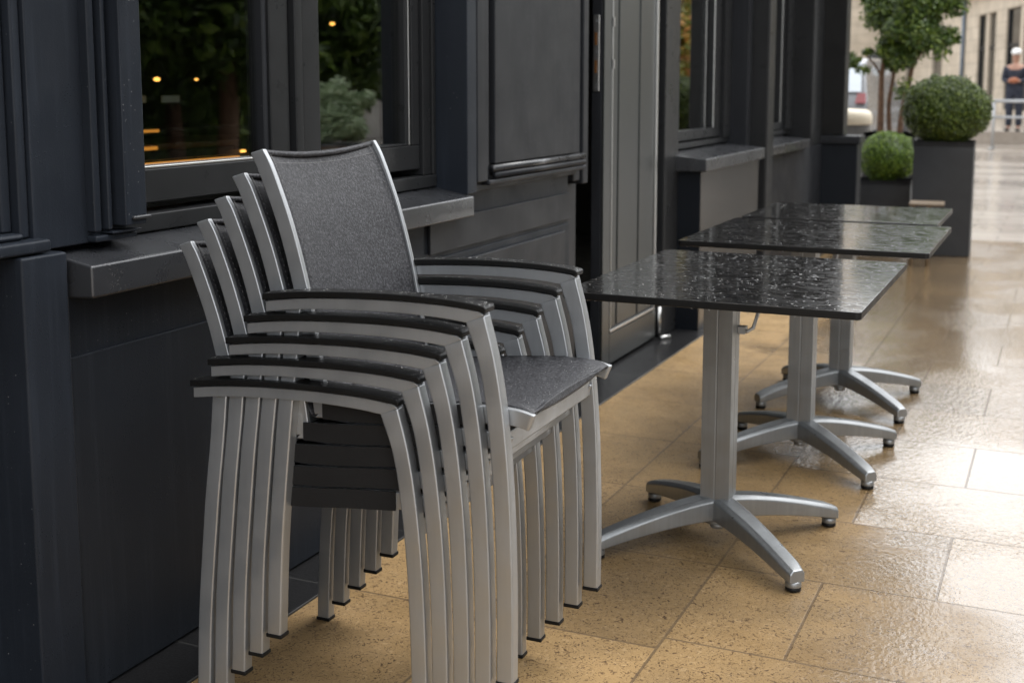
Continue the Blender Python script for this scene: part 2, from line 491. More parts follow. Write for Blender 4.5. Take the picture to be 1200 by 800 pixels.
def crown(n, rad, size, seed, nclump=26, spread=.36, hole=.0):
    random.seed(seed); bm = BM()
    cl = []
    for i in range(nclump):
        d = rdir(); r = random.uniform(.35, .92)
        cl.append((Vector((d.x * rad[0] * r, d.y * rad[1] * r, d.z * rad[2] * r)), random.uniform(.6, 1.15)))
    for i in range(n):
        c, s = random.choice(cl)
        d = rdir(); q = random.random() ** .45
        p = c + Vector((d.x * rad[0], d.y * rad[1], d.z * rad[2])) * spread * s * q
        leaf(bm, p, d + rdir() * .9 + Vector((0, 0, .5)), size * random.uniform(.6, 1.35), random.random() * 6.28)
    return bm
random.seed(11)

# ================================================================== CAMERA
FPX = 1439.0; PY = 287.0; H = 1.28
yaw = math.atan(654 / math.hypot(FPX, 185)); pitch = math.atan(185 / FPX)
cam = bpy.data.cameras.new('camera'); co = bpy.data.objects.new('camera', cam); COL.objects.link(co)
co.location = (0, 0, H); co.rotation_euler = (math.pi / 2 - pitch, 0, yaw)
cam.sensor_fit = 'HORIZONTAL'; cam.sensor_width = 36; cam.lens = 36 * FPX / 1200
cam.shift_x = 0; cam.shift_y = -(400 - PY) / 1200
cam.clip_end = 2000; cam.clip_start = .05
cam.dof.use_dof = True; cam.dof.focus_distance = 2.7; cam.dof.aperture_fstop = 4.2; cam.dof.aperture_blades = 9
scene.camera = co

# ================================================================== LIGHT
w = bpy.data.worlds.new('World'); scene.world = w; w.use_nodes = True
nt = w.node_tree; nt.nodes.clear()
sdir = Vector((.36, .30, 1.15)).normalized()
sky = nt.nodes.new('ShaderNodeTexSky'); sky.sky_type = 'NISHITA'; sky.sun_disc = False
sky.sun_elevation = math.asin(sdir.z); sky.sun_rotation = math.atan2(sdir.x, sdir.y)
sky.air_density = 1.0; sky.dust_density = 4.0; sky.ozone_density = 1.0; sky.altitude = 50
hs = nt.nodes.new('ShaderNodeHueSaturation'); hs.inputs['Saturation'].default_value = .22; hs.inputs['Value'].default_value = 1.0
tint = nt.nodes.new('ShaderNodeMix'); tint.data_type = 'RGBA'; tint.blend_type = 'MULTIPLY'; tint.inputs[0].default_value = 1
tint.inputs[7].default_value = (3.1, 3.12, 3.12, 1)
bg = nt.nodes.new('ShaderNodeBackground'); bg.inputs['Strength'].default_value = .15
wo = nt.nodes.new('ShaderNodeOutputWorld')
gm = nt.nodes.new('ShaderNodeGamma'); gm.inputs['Gamma'].default_value = .45      # an overcast sky is far more even than a clear one
nt.links.new(sky.outputs[0], hs.inputs['Color']); nt.links.new(hs.outputs[0], gm.inputs['Color']); nt.links.new(gm.outputs[0], tint.inputs[6])
nt.links.new(tint.outputs[2], bg.inputs['Color']); nt.links.new(bg.outputs[0], wo.inputs['Surface'])
sl = bpy.data.lights.new('sun', 'SUN'); sl.energy = .5; sl.angle = R(30); sl.color = (1, .97, .93)
so = bpy.data.objects.new('sun', sl); COL.objects.link(so)
so.rotation_euler = sdir.to_track_quat('Z', 'Y').to_euler()
vs = scene.view_settings
scene.display_settings.display_device = 'sRGB'
vs.view_transform = 'Standard'; vs.look = 'None'; vs.gamma = 1; vs.use_curve_mapping = False; vs.exposure = 1.5
scene.render.engine = 'CYCLES'
scene.cycles.max_bounces = 7; scene.cycles.transparent_max_bounces = 12; scene.cycles.glossy_bounces = 4
scene.cycles.caustics_reflective = False; scene.cycles.caustics_refractive = False

# ================================================================== SETTING: ground
def sheet(name, x0, x1, y0, y1, z, mat):
    bm = BM(); bm.faces.new([bm.verts.new(p) for p in ((x0, y0, z), (x1, y0, z), (x1, y1, z), (x0, y1, z))])
    o = obj(name, bm, mat); o['kind'] = 'structure'; return o
sheet('street', -400, 400, -400, 400, -.005, M['street'])
sheet('pavement', -1.672, 1.9, -6.0, 10.96, 0.0, M['floor'])
o = obj('paving_strip', boxb(-2.6, -1.67, -6.0, 10.02, -.05, .006), M['granite'], bevel=.003); o['kind'] = 'structure'
o = obj('raised_pavement', boxb(-14, 14, 0, 9, -.05, .30), M['asph'], bevel=.02); o['kind'] = 'structure'
# runs along the foot of the stone facade
fd = Vector((-.289, .957, 0)).normalized(); fang = math.atan2(fd.y, fd.x)
P0 = Vector((-.889, 39.413, 0))
bpy.data.objects.remove(o, do_unlink=True)
bm = BM(); box(bm, -9, 62, 0, 12.0, -.05, .30)
o = obj('raised_pavement', bm, M['asph'], bevel=.02); o['kind'] = 'structure'
o.location = P0; o.rotation_euler = (0, 0, fang)

# ================================================================== BISTRO BUILDING
B = empty('bistro_building', (-1.82, 3.0, 0), 0, 'dark grey painted bistro shopfront with windows, sills and panels along the pavement', 'building')
def bp(name, bm, mat, parent=None, bevel=.003, **k):
    return obj(name, bm, mat, parent or B, bevel=bevel, world=True, **k)

# dado under window one
bm = BM(); box(bm, -2.0, -1.826, 1.85, 4.60, 0, .93)
bp('dado_wall', bm, M['dado'])
bm = BM(); box(bm, -1.826, -1.818, 1.853, 4.597, .012, .735); bp('dado_panel', bm, M['dado'], bevel=.002)
bm = BM(); box(bm, -1.8255, -1.815, 3.40, 4.597, .752, .858); bp('dado_rail', bm, M['wall2'], bevel=.002)
bm = BM(); box(bm, -1.818, -1.803, 3.2, 4.52, .03, .712); bp('dado_panel', bm, M['wall2'], bevel=.003)
bp('pilaster_base', boxb(-2.0, -1.806, 1.73, 1.849, 0, .955), M['wall'], bevel=.006)
# recess left of the pilaster
bp('recess_wall', boxb(-2.05, -1.93, -6, 1.729, 0, .93), M['wall'])
bp('recess_ledge', boxb(-2.05, -1.88, -6, 1.728, .931, .957), M['wall'], bevel=.006)
# upper left pier with mouldings
bp('pier', boxb(-2.1, -1.842, 1.80, 2.062, .958, 3.05), M['wall'], bevel=.004)
bp('wall_panel', boxb(-2.1, -1.885, -6, 1.742, .975, 3.05), M['wall'])
m1 = BM(); box(m1, -2.09, -1.850, 1.773, 1.797, .985, 3.04); bp('moulding', m1, M['wall'], bevel=.005)
m1 = BM(); box(m1, -2.09, -1.866, 1.7435, 1.768, .998, 3.04); bp('moulding', m1, M['wall'], bevel=.005)
m1 = BM(); box(m1, -2.09, -1.812, -5.9, 1.815, .9585, .984); box(m1, -2.09, -1.838, -5.9, 1.771, .9845, .9975); bp('moulding', m1, M['wall'], bevel=.006)
# stepped moulding right side of the pier
for (y0, y1, x, z0) in [(1.944, 1.964, -1.820, .9815), (1.976, 1.988, -1.812, .9835), (2.003, 2.068, -1.790, .990)]:
    bp('moulding', boxb(-1.87, x, y0, y1, z0, 3.03), M['wall'], bevel=.004)
bp('moulding', boxb(-1.87, -1.818, 1.944, 2.0665, .960, .974), M['wall'], bevel=.004)
bp('moulding', boxb(-1.87, -1.806, 1.980, 2.0675, .9755, .9805), M['wall'], bevel=.002)
bp('moulding', boxb(-1.80, -1.783, 2.02, 2.074, 1.002, 1.010), M['sill'], bevel=.003)

# sills: (sloping tops)
def sill(x0, x1, y0, y1, zf, zb, th, name='window_sill'):
    bm = BM()
    pr = [(x0, zb - .1), (x1, zf - th), (x1, zf), (x0, zb)]
    a = [bm.verts.new((x, y0, z)) for x, z in pr]; b = [bm.verts.new((x, y1, z)) for x, z in pr]
    bm.faces.new(a); bm.faces.new(b[::-1])
    for k in range(4): bm.faces.new((a[k], b[k], b[(k + 1) % 4], a[(k + 1) % 4]))
    return bp(name, bm, M['sill'], bevel=.006)
sill(-1.905, -1.757, 1.862, 3.60, .926, .953, .066)

# window one: frame, two sashes, glass
F = bp('window_frame', boxb(-1.99, -1.886, 2.064, 3.584, .955, .995), M['frame'], bevel=.004)
def fp(name, *a, mat='frame', bevel=.0035): return obj(name, boxb(*a), M[mat], F, bevel=bevel, world=False)
def wpart(name, *a, mat='frame', bevel=.0035, par=None):
    par = par or F
    o = obj(name, boxb(*a), M[mat], par, bevel=bevel)
    return o
# (frame's own origin sits at the world origin, so its children use world coordinates)
wpart('sash_rail', -1.98, -1.905, 2.07, 2.775, 1.017, 1.094)
wpart('sash_rail', -1.98, -1.905, 2.837, 3.50, 1.017, 1.094)
wpart('sash_stile', -1.98, -1.905, 2.07, 2.17, 1.0945, 2.6)
wpart('sash_stile', -1.98, -1.905, 2.69, 2.775, 1.0945, 2.6)
wpart('glazing_bead', -1.95, -1.912, 2.668, 2.689, 1.095, 2.6, mat='wall2')
wpart('mullion', -1.98, -1.893, 2.789, 2.826, .9955, 2.62)
wpart('sash_stile', -1.98, -1.905, 2.840, 2.925, 1.0945, 2.6)
wpart('sash_stile', -1.98, -1.905, 3.452, 3.50, 1.0945, 2.6)
wpart('glazing_bead', -1.95, -1.914, 3.425, 3.445, 1.095, 2.6)
wpart('bead_edge', -1.9135, -1.909, 3.440, 3.4455, 1.0955, 2.6, mat='steel', bevel=.001)
wpart('glazing_bead', -1.945, -1.908, 2.17, 2.668, 1.0945, 1.101, mat='steel', bevel=.002)
wpart('glazing_bead', -1.945, -1.908, 2.925, 3.425, 1.0945, 1.101, mat='frame', bevel=.002)
wpart('outer_stile', -1.98, -1.895, 3.507, 3.558, .9955, 2.62)
wpart('outer_stile', -1.98, -1.888, 3.561, 3.583, .9955, 2.62)
wpart('head_rail', -1.98, -1.895, 2.07, 3.583, 2.625, 2.75)
wpart('pane', -1.940, -1.934, 2.165, 2.692, 1.096, 2.6, mat='glass', bevel=0)
wpart('pane', -1.940, -1.934, 2.92, 3.455, 1.096, 2.6, mat='glass', bevel=0)
bp('window_head', boxb(-2.1, -1.80, 2.065, 3.584, 2.76, 3.05), M['wall'])

# wall right of window one with the framed panel
bp('reveal', boxb(-2.1, -1.775, 3.586, 3.655, .931, 3.05), M['wall'], bevel=.003)
bp('wall_panel', boxb(-2.1, -1.80, 3.656, 4.622, .931, 3.05), M['wall2'], bevel=.003)
bp('moulding', boxb(-1.80, -1.772, 3.656, 3.735, .965, 3.04), M['wall2'], bevel=.004)
bp('moulding', boxb(-1.80, -1.786, 3.74, 3.775, .975, 3.04), M['wall2'], bevel=.004)
bp('raised_panel', boxb(-1.80, -1.776, 3.80, 4.59, 1.02, 2.95), M['wall2'], bevel=.004)
bm = BM(); tube(bm, [(-1.778, 3.785, 1.004), (-1.778, 4.645, 1.004)], .0125, 14); bp('moulding', bm, M['sill'], bevel=0, smooth=True)
bm = BM(); tube(bm, [(-1.772, 3.79, 0.981), (-1.772, 4.64, 0.981)], .0105, 14); bp('moulding', bm, M['wall2'], bevel=0, smooth=True)
bp('moulding', boxb(-1.81, -1.768, 3.74, 4.655, .950, .968), M['wall2'], bevel=.005)
bp('pilaster', boxb(-2.0, -1.812, 4.625, 4.70, .90, 3.05), M['wall2'], bevel=.006)
bp('pilaster', boxb(-2.0, -1.802, 4.704, 4.765, .885, 3.05), M['wall2'], bevel=.006)
bp('door_jamb', boxb(-2.0, -1.868, 4.602, 4.80, .006, .884), M['wall2'], bevel=.006)
bp('door_jamb', boxb(-2.05, -1.93, 4.805, 4.86, .006, 2.5), M['black'], bevel=.004)

# door leaf
D = bp('door', boxb(-1.915, -1.868, 5.10, 5.905, .02, 2.4), M['wall2'], bevel=.003)
D['label'] = 'grey metal door leaf with bright edge strips'
for nm, a, mt in [
    ('door_stile', (-1.868, -1.858, 5.105, 5.20, .02, 2.39), 'doormetal'),
    ('bead', (-1.868, -1.854, 5.204, 5.212, .185, 2.39), 'steel'),
    ('inner_panel', (-1.868, -1.862, 5.216, 5.84, .19, 2.39), 'doormetal'),
    ('panel_fold', (-1.868, -1.857, 5.60, 5.606, .19, 2.39), 'doormetal'),
    ('panel_fold', (-1.868, -1.857, 5.30, 5.305, .19, 2.39), 'doormetal'),
    ('bead', (-1.868, -1.852, 5.845, 5.868, .185, 2.39), 'steel'),
    ('bead', (-1.868, -1.854, 5.204, 5.868, .168, .180), 'steel'),
    ('kick_plate', (-1.868, -1.858, 5.204, 5.89, .022, .160), 'doormetal')]:
    obj(nm, boxb(*a), M[mt], D, bevel=.002)
L = obj('lock_plate', boxb(-1.908, -1.878, 5.093, 5.0995, 1.26, 1.59), M['steel'], D, bevel=.004)
for z in (1.34, 1.46): obj('slot', boxb(-1.899, -1.887, 5.0905, 5.0925, z, z + .055), M['wood'], L)
for z in (1.285, 1.43, 1.565): obj('screw', tube(BM(), [(-1.893, 5.0915, z), (-1.893, 5.0935, z)], .005, 8), M['galv'], L)
for z in (1.36, 1.545):
    bm = BM(); tube(bm, [(-1.853, 5.207, z), (-1.853, 5.207, z + .04)], .006, 8); obj('hinge', bm, M['steel'], D)
bm = BM(); tube(bm, [(-1.85, 5.925, .03), (-1.85, 5.925, .17)], .012, 10); tube(bm, [(-1.835, 5.905, .016), (-1.80, 5.955, .016)], .012, 8)
obj('floor_pivot', bm, M['steel'], D, smooth=True)
bp('door_post', boxb(-2.0, -1.845, 5.965, 6.21, .006, 3.05), M['frame'], bevel=.006)
bp('door_head', boxb(-2.1, -1.86, 4.765, 5.964, 2.42, 3.05), M['wall2'])

# second bay
bp('dado_wall', boxb(-2.0, -1.722, 6.215, 7.515, .006, .842), M['panelmetal'], bevel=.004)
bp('dado_end', boxb(-1.99, -1.726, 6.2115, 6.2145, .006, .842), M['navy'], bevel=0)
sill(-1.975, -1.682, 6.165, 7.50, .912, .940, .066)
F = bp('window_frame', boxb(-2.03, -1.915, 6.215, 7.515, .945, .975), M['frame'])
wpart('sash_rail', -2.02, -1.928, 6.22, 7.34, .985, 1.04)
wpart('sash_stile', -2.02, -1.928, 7.20, 7.34, 1.0405, 2.6)
wpart('glazing_bead', -1.97, -1.927, 7.17, 7.19, 1.041, 2.6)
wpart('bead_edge', -1.9265, -1.921, 7.17, 7.178, 1.0415, 2.6, mat='steel', bevel=.001)
wpart('outer_stile', -2.02, -1.905, 7.36, 7.514, .9755, 2.6)
wpart('pane', -1.955, -1.949, 6.22, 7.21, 1.03, 2.6, mat='glass', bevel=0)
bp('window_head', boxb(-2.1, -1.86, 6.215, 7.515, 2.61, 3.05), M['wall2'])
bp('pilaster', boxb(-2.1, -1.697, 7.618, 7.80, .006, 3.05), M['frame'], bevel=.012)
bp('pilaster', boxb(-2.1, -1.80, 7.52, 7.6175, .006, 3.05), M['wall2'], bevel=.008)
# third bay
bp('dado_wall', boxb(-2.0, -1.752, 7.802, 9.79, .006, .835), M['wall2'], bevel=.004)
sill(-1.985, -1.712, 7.802, 9.10, .902, .925, .06)
F = bp('window_frame', boxb(-2.03, -1.925, 7.802, 9.4, .93, .965), M['frame'])
wpart('sash_rail', -2.02, -1.935, 7.81, 9.18, .97, 1.02)
wpart('sash_stile', -2.02, -1.935, 9.10, 9.18, 1.0205, 2.6)
wpart('glazing_bead', -1.98, -1.932, 9.06, 9.09, 1.021, 2.6)
wpart('bead_edge', -1.9315, -1.926, 9.06, 9.07, 1.0215, 2.6, mat='steel', bevel=.001)
wpart('outer_stile', -2.02, -1.91, 9.20, 9.398, .9655, 2.6)
wpart('pane', -1.965, -1.959, 7.81, 9.12, 1.01, 2.6, mat='glass', bevel=0)
bp('window_head', boxb(-2.1, -1.87, 7.802, 9.398, 2.61, 3.05), M['wall2'])
bp('pilaster', boxb(-2.1, -1.76, 9.402, 9.80, .836, 3.05), M['frame'], bevel=.01)
# pier at the end of the terrace front
bp('end_post', boxb(-1.818, -1.592, 9.81, 10.0, .905, 3.05), M['black'], bevel=.006)
bp('end_pedestal', boxb(-1.86, -1.478, 9.802, 10.02, .006, .838), M['navy'], bevel=.006)
bp('end_pedestal_cap', boxb(-1.88, -1.458, 9.78, 10.04, .84, .903), M['wall2'], bevel=.008)
# upper part
bp('fascia', boxb(-2.4, -1.70, -6, 10.05, 3.052, 3.60), M['wall'], bevel=.01)
bp('cornice', boxb(-2.4, -1.60, -6, 10.1, 3.602, 3.70), M['wall'], bevel=.02)
up_ = bp('upper_wall', boxb(-9, -1.88, -6, 10.0, 3.702, 7.8), M['stone'], bevel=0)
bp('roof', boxb(-9.2, -1.65, -6.2, 10.2, 7.802, 8.0), M['roof'], bevel=.02)
for y in (-4, -1, 2, 5, 8):
    q = bp('window', boxb(-1.90, -1.872, y - .6, y + .6, 4.4, 6.4), M['window_dark'], bevel=0)
    obj('frame', boxb(-1.872, -1.86, y - .03, y + .03, 4.4, 6.4), M['cream'], q)
    obj('window_ledge', boxb(-1.90, -1.78, y - .7, y + .7, 4.30, 4.39), M['beige'], q, bevel=.01)
# interior shell
bm = BM()
box(bm, -6.2, -6.1, -6, 10, 0, 3.05); box(bm, -6.1, -2.05, -6, -5.9, 0, 3.05); box(bm, -6.1, -2.05, 9.9, 10.0, 0, 3.05); box(bm, -6.1, -2.61, -5.9, 9.9, -.05, .004); box(bm, -6.1, -2.4, -5.9, 9.9, 3.0, 3.05)
bp('interior', bm, M['dark'], bevel=0)
bp('interior_ledge', boxb(-2.28, -1.995, 2.07, 3.58, 1.03, 1.083), M['wood'], bevel=.004)
bm = BM(); box(bm, -1.993, -1.986, 2.175, 2.66, 1.094, 1.101); bp('ledge_glow_edge', bm, M['glow'], bevel=0)  # added glowing edge, stands in for warm light falling on the wooden ledge

# interior things seen through the glass
bc = empty('bar_counter', (-4.4, 5.1, 0), 0, 'dark bar counter with two glowing orange edge strips seen inside the left window', 'counter')
obj('counter_body', boxb(-.35, .18, -.9, .9, .004, .96), M['dark'], bc, bevel=.01)
obj('countertop', boxb(-.4, .2, -.95, .95, .962, .992), M['wood'], bc, bevel=.005)
obj('light_strip', boxb(.201, .206, -.38, -.16, .965, .982), M['glow'], bc)
obj('light_strip', boxb(.181, .186, -.38, -.12, 1.052, 1.066), M['glow'], bc)
obj('raised_shelf', boxb(-.2, .18, -.7, .6, 1.05, 1.07), M['dark'], bc, bevel=.004)
for k, y in enumerate((-.28, -.02)):
    obj('card', boxb(.12, .126, y, y + .14, 1.20, 1.235), M['paper'], bc)
for (x, y, z, nm) in [(-4.2, 4.96, 1.31, 'hanging lamp with warm glowing bulb, above the bar counter inside the left window'),
                      (-4.2, 5.27, 1.311, 'second small hanging lamp with dim bulb, right of the first one inside the window'),
                      (-4.2, 5.656, .915, 'low lamp glowing inside the left window behind the chair backs'),
                      (-4.2, 6.6, 1.66, 'tiny warm lamp glowing in the dark inside the window nearest the door')]:
    pl = empty('pendant_lamp', (x, y, z), 0, nm, 'lamp', 'lamps inside the bistro')
    bm = BM(); lathe(bm, [(.015, .10), (.03, .09), (.055, .03), (.06, .02)], n=14); obj('lamp_shade', bm, M['lampshade'], pl, smooth=True)
    rb = .010 if x == -4.2 and y == 5.27 else .017
    bm = BM(); ell(bm, (0, 0, .008), (rb, rb, rb * .62)); obj('bulb', bm, M['bulb'], pl, smooth=True)
    bm = BM(); tube(bm, [(0, 0, .1), (0, 0, 2.99 - z)], .004, 6); obj('cord', bm, M['black'], pl)

# ================================================================== CHAIRS
W2 = .25
def make_chair():
    root = empty('stacking_armchair')
    LT = .028
    rlL = [(-.200, .672), (-.207, .572), (-.223, .43), (-.245, .21), (-.256, .006)]
    rlR = [(-.165, .674), (-.173, .574), (-.189, .433), (-.212, .213), (-.224, .006)]
    flL = [(.188, .676), (.214, .600), (.230, .50), (.242, .36), (.248, .18), (.248, .006)]
    flR = [(.226, .690), (.247, .608), (.263, .507), (.275, .366), (.281, .183), (.281, .006)]
    arT = [(-.236, .6845), (-.16, .694), (-.06, .7005), (.05, .7035), (.15, .7015), (.2165, .6955)]
    arB = [(-.236, .664), (-.16, .6735), (-.06, .6795), (.05, .682), (.14, .6790), (.188, .6745)]
    for s in (-1, 1):
        y0, y1 = (-W2, -W2 + LT) if s < 0 else (W2 - LT, W2)
        ys = .004 * (1 if s < 0 else -1)
        bm = stripb(rlL, rlR, y0 + ys, y1 + ys)
        for v in bm.verts:      # the upper end leans inward so that the next arm passes outside it
            if v.co.z > .45: v.co.y -= s * .008 * ((v.co.z - .45) / .22) ** 1.3
        l = obj('leg', bm, M['silver'], root, bevel=.0035)
        obj('foot_cap', boxb(-.258, -.222, y0 + ys - .001, y1 + ys + .001, .0, .0085), M['black'], l, bevel=.002)
        # front leg with the mitred corner into the arm
        l = obj('leg', stripb(flL, flR, y0, y1), M['silver'], root, bevel=.0035)
        obj('foot_cap', boxb(.2465, .2825, y0 - .001, y1 + .001, .0, .0085), M['black'], l, bevel=.002)
        bm = BM()
        A = cr([(*p, 0) for p in arT], 4); Bq = cr([(*p, 0) for p in arB], 4)
        # corner block: extend top to the outer corner
        A.append(Vector((.2262, .6895, 0))); Bq.append(Vector((.1895, .6745, 0)))
        strip(bm, A, Bq, y0 + .0004, y1 - .0004)
        obj('arm_rail', bm, M['silver'], root, bevel=.003)
        bm = BM()
        pt = [(-.240, .700), (-.16, .7085), (-.06, .7145), (.05, .7175), (.15, .715), (.218, .7085), (.232, .703)]
        pb = [(-.240, .6875), (-.16, .6965), (-.06, .703), (.05, .706), (.15, .704), (.218, .698), (.230, .694)]
        strip(bm, cr([(*p, 0) for p in pt], 5), cr([(*p, 0) for p in pb], 5), y0 - .006, y1 + .006)
        pd = obj('arm_pad', bm, M['pad'], root, bevel=.004, seg=3)
        # rain drops on the pad
        T = cr([(*p, 0) for p in pt], 8)
        bm = BM()
        for i in range(170):
            q = random.choice(T[:-4]); x = q.x + random.uniform(-.005, .005)
            r = random.choice((.0008, .0011, .0014, .0022))
            dome(bm, (x, random.uniform(y0 - .003, y1 + .003), q.y + .0002), r, r * .75, 6)
        dr = obj('rain_drops', bm, M['water'], pd, smooth=True); dr['kind'] = 'stuff'
    # inner frame: back posts + seat rails (one bent flat bar per side)
    pR = [(-.150, .462), (-.158, .52), (-.170, .60), (-.190, .70), (-.222, .82), (-.262, .925), (-.283, .966)]
    pF = [(-.118, .470), (-.126, .53), (-.139, .607), (-.159, .71), (-.192, .83), (-.232, .936), (-.253, .975)]
    sT = [(-.118, .490), (-.02, .497), (.10, .509), (.20, .517), (.27, .517), (.312, .509)]
    sB = [(-.150, .456), (-.02, .461), (.10, .473), (.20, .482), (.27, .484), (.299, .478)]
    for s in (-1, 1):
        ya, yb = (-.221, -.209) if s < 0 else (.209, .221)
        obj('back_post', stripb(pR, pF, ya, yb), M['silver'], root, bevel=.0025)
        r_ = obj('seat_rail', stripb(sT, sB, ya, yb), M['silver'], root, bevel=.003)
        # black cover strip along the outside of the rail
        yc, yd = (ya - .003, ya - .0005) if s < 0 else (yb + .0005, yb + .003)
        t2 = [(-.13, .4915), (-.02, .498), (.10, .510), (.205, .5185)]; b2 = [(-.13, .456), (-.02, .460), (.10, .472), (.205, .481)]
        obj('rail_cover', stripb(t2, b2, yc, yd), M['blackfab'], r_)
    # cross bars
    obj('crossbar', boxb(.232, .262, -W2 + LT + .0005, W2 - LT - .0005, .438, .474), M['silver'], root, bevel=.003)
    obj('crossbar', boxb(-.196, -.176, -W2 + LT + .0005, W2 - LT - .0005, .435, .462), M['silver'], root, bevel=.003)
    # sling: grids hung between rails
    def grid(path, sagf, yw, nx=14):
        bm = BM(); P = cr([(*p, 0) for p in path], 6); rows = []
        n = len(P)
        for i, p in enumerate(P):
            t = i / (n - 1)
            tg = (P[min(i + 1, n - 1)] - P[max(i - 1, 0)]).normalized(); nr = Vector((tg.y, -tg.x, 0))
            row = []
            for k in range(nx + 1):
                u = k / nx * 2 - 1
                sg = sagf(t) * (1 - abs(u) ** 2.2)
                extra = TOPDROP * (1 - u * u) * (1 - t) ** 3 if path is backp else 0
                row.append(bm.verts.new((p.x + nr.x * sg, u * yw, p.y + nr.y * sg - extra)))
            rows.append(row)
        for i in range(n - 1):
            for k in range(nx):
                bm.faces.new((rows[i][k], rows[i][k + 1], rows[i + 1][k + 1], rows[i + 1][k]))
        return bm, rows
    TOPDROP = .012
    backp = [(-.2585, .9665), (-.238, .93), (-.198, .83), (-.165, .71), (-.145, .607), (-.131, .53), (-.116, .505)]
    seatp = [(-.116, .505), (-.02, .500), (.10, .5115), (.20, .520), (.27, .520), (.302, .511), (.304, .503)]
    bm, rows = grid(backp, lambda t: .016 * math.sin(math.pi * min(1, t * 1.0 + .12)), .2095)
    bk = obj('backrest', bm, M['fabric'], root, smooth=True)
    sd = bk.modifiers.new('thick', 'SOLIDIFY'); sd.thickness = .0035; sd.offset = -1
    bm = BM()
    tp = [Vector((-.2605, k / 14 * .419 - .2095, .9672 - TOPDROP * (1 - (k / 7 - 1) ** 2))) for k in range(15)]
    tube(bm, tp, .0062, 8); obj('hem', bm, M['fabric'], bk, smooth=True)
    bm, _ = grid(seatp, lambda t: .020 * math.sin(math.pi * t) ** .8 + .016 * t ** 4, .2095)
    st = obj('seat', bm, M['fabric'], root, smooth=True)
    sd = st.modifiers.new('thick', 'SOLIDIFY'); sd.thickness = .0035; sd.offset = -1
    # stitching: dashes along both edges of the back and under the hem
    bm = BM()
    P = cr([(*p, 0) for p in backp], 30)
    for s in (-1, 1):
        for i in range(3, len(P) - 40, 3):
            p, q = P[i], P[i + 1]
            d = (q - p).normalized(); y = s * .193
            a = Vector((p.x + .0012, y, p.y)); b = a + Vector((d.x, 0, d.y)) * .0032
            tube(bm, [a, b], .0006, 5)
    for k in range(60):
        u = (k + .5) / 60 * 2 - 1; y = u * .19
        z = .9475 - TOPDROP * (1 - u * u) * .8; x = -.2465 - .004 * (1 - abs(u) ** 2.2)
        tube(bm, [(x, y - .0017, z), (x, y + .0017, z)], .0006, 5)
    obj('stitching', bm, M['thread'], bk)
    # fine rain beads on the cloth
    bm = BM()
    Pb = cr([(*p, 0) for p in seatp], 10)
    for i in range(900):
        j = random.randrange(len(Pb) - 6); q = Pb[j]; t = j / (len(Pb) - 1); u = random.uniform(-.93, .93)
        sg = .020 * math.sin(math.pi * t) ** .8 + .016 * t ** 4
        r = random.choice((.0006, .0008, .0011))
        dome(bm, (q.x, u * .2095, q.y - sg * (1 - abs(u) ** 2.2) + .0006), r, r * .9, 5)
    dr = obj('rain_drops', bm, M['water'], st, smooth=True); dr['kind'] = 'stuff'
    return root

cx0, cy0, cyaw, csx, csz = -1.337, 2.181, .021, .0443, .0468
chair0 = make_chair()
clabels = ['lowest silver framed armchair of the leaning stack, its feet standing on the tan paving',
           'second armchair up in the stack, grey frame with black armrest, just above the lowest',
           'middle armchair of the five in the stack, two below and two above it',
           'fourth armchair up in the stack, its back directly behind the fully visible grey mesh back',
           'topmost armchair of the stack, with its whole grey mesh back and seat in view']
for k in range(5):
    o = chair0 if k == 0 else copy_tree(chair0)
    o.location = (cx0 + math.cos(cyaw) * csx * k, cy0 + math.sin(cyaw) * csx * k, csz * k)
    o.rotation_euler = (0, 0, cyaw)
    tag(o, clabels[k], 'chair', 'stack of armchairs by the wall')

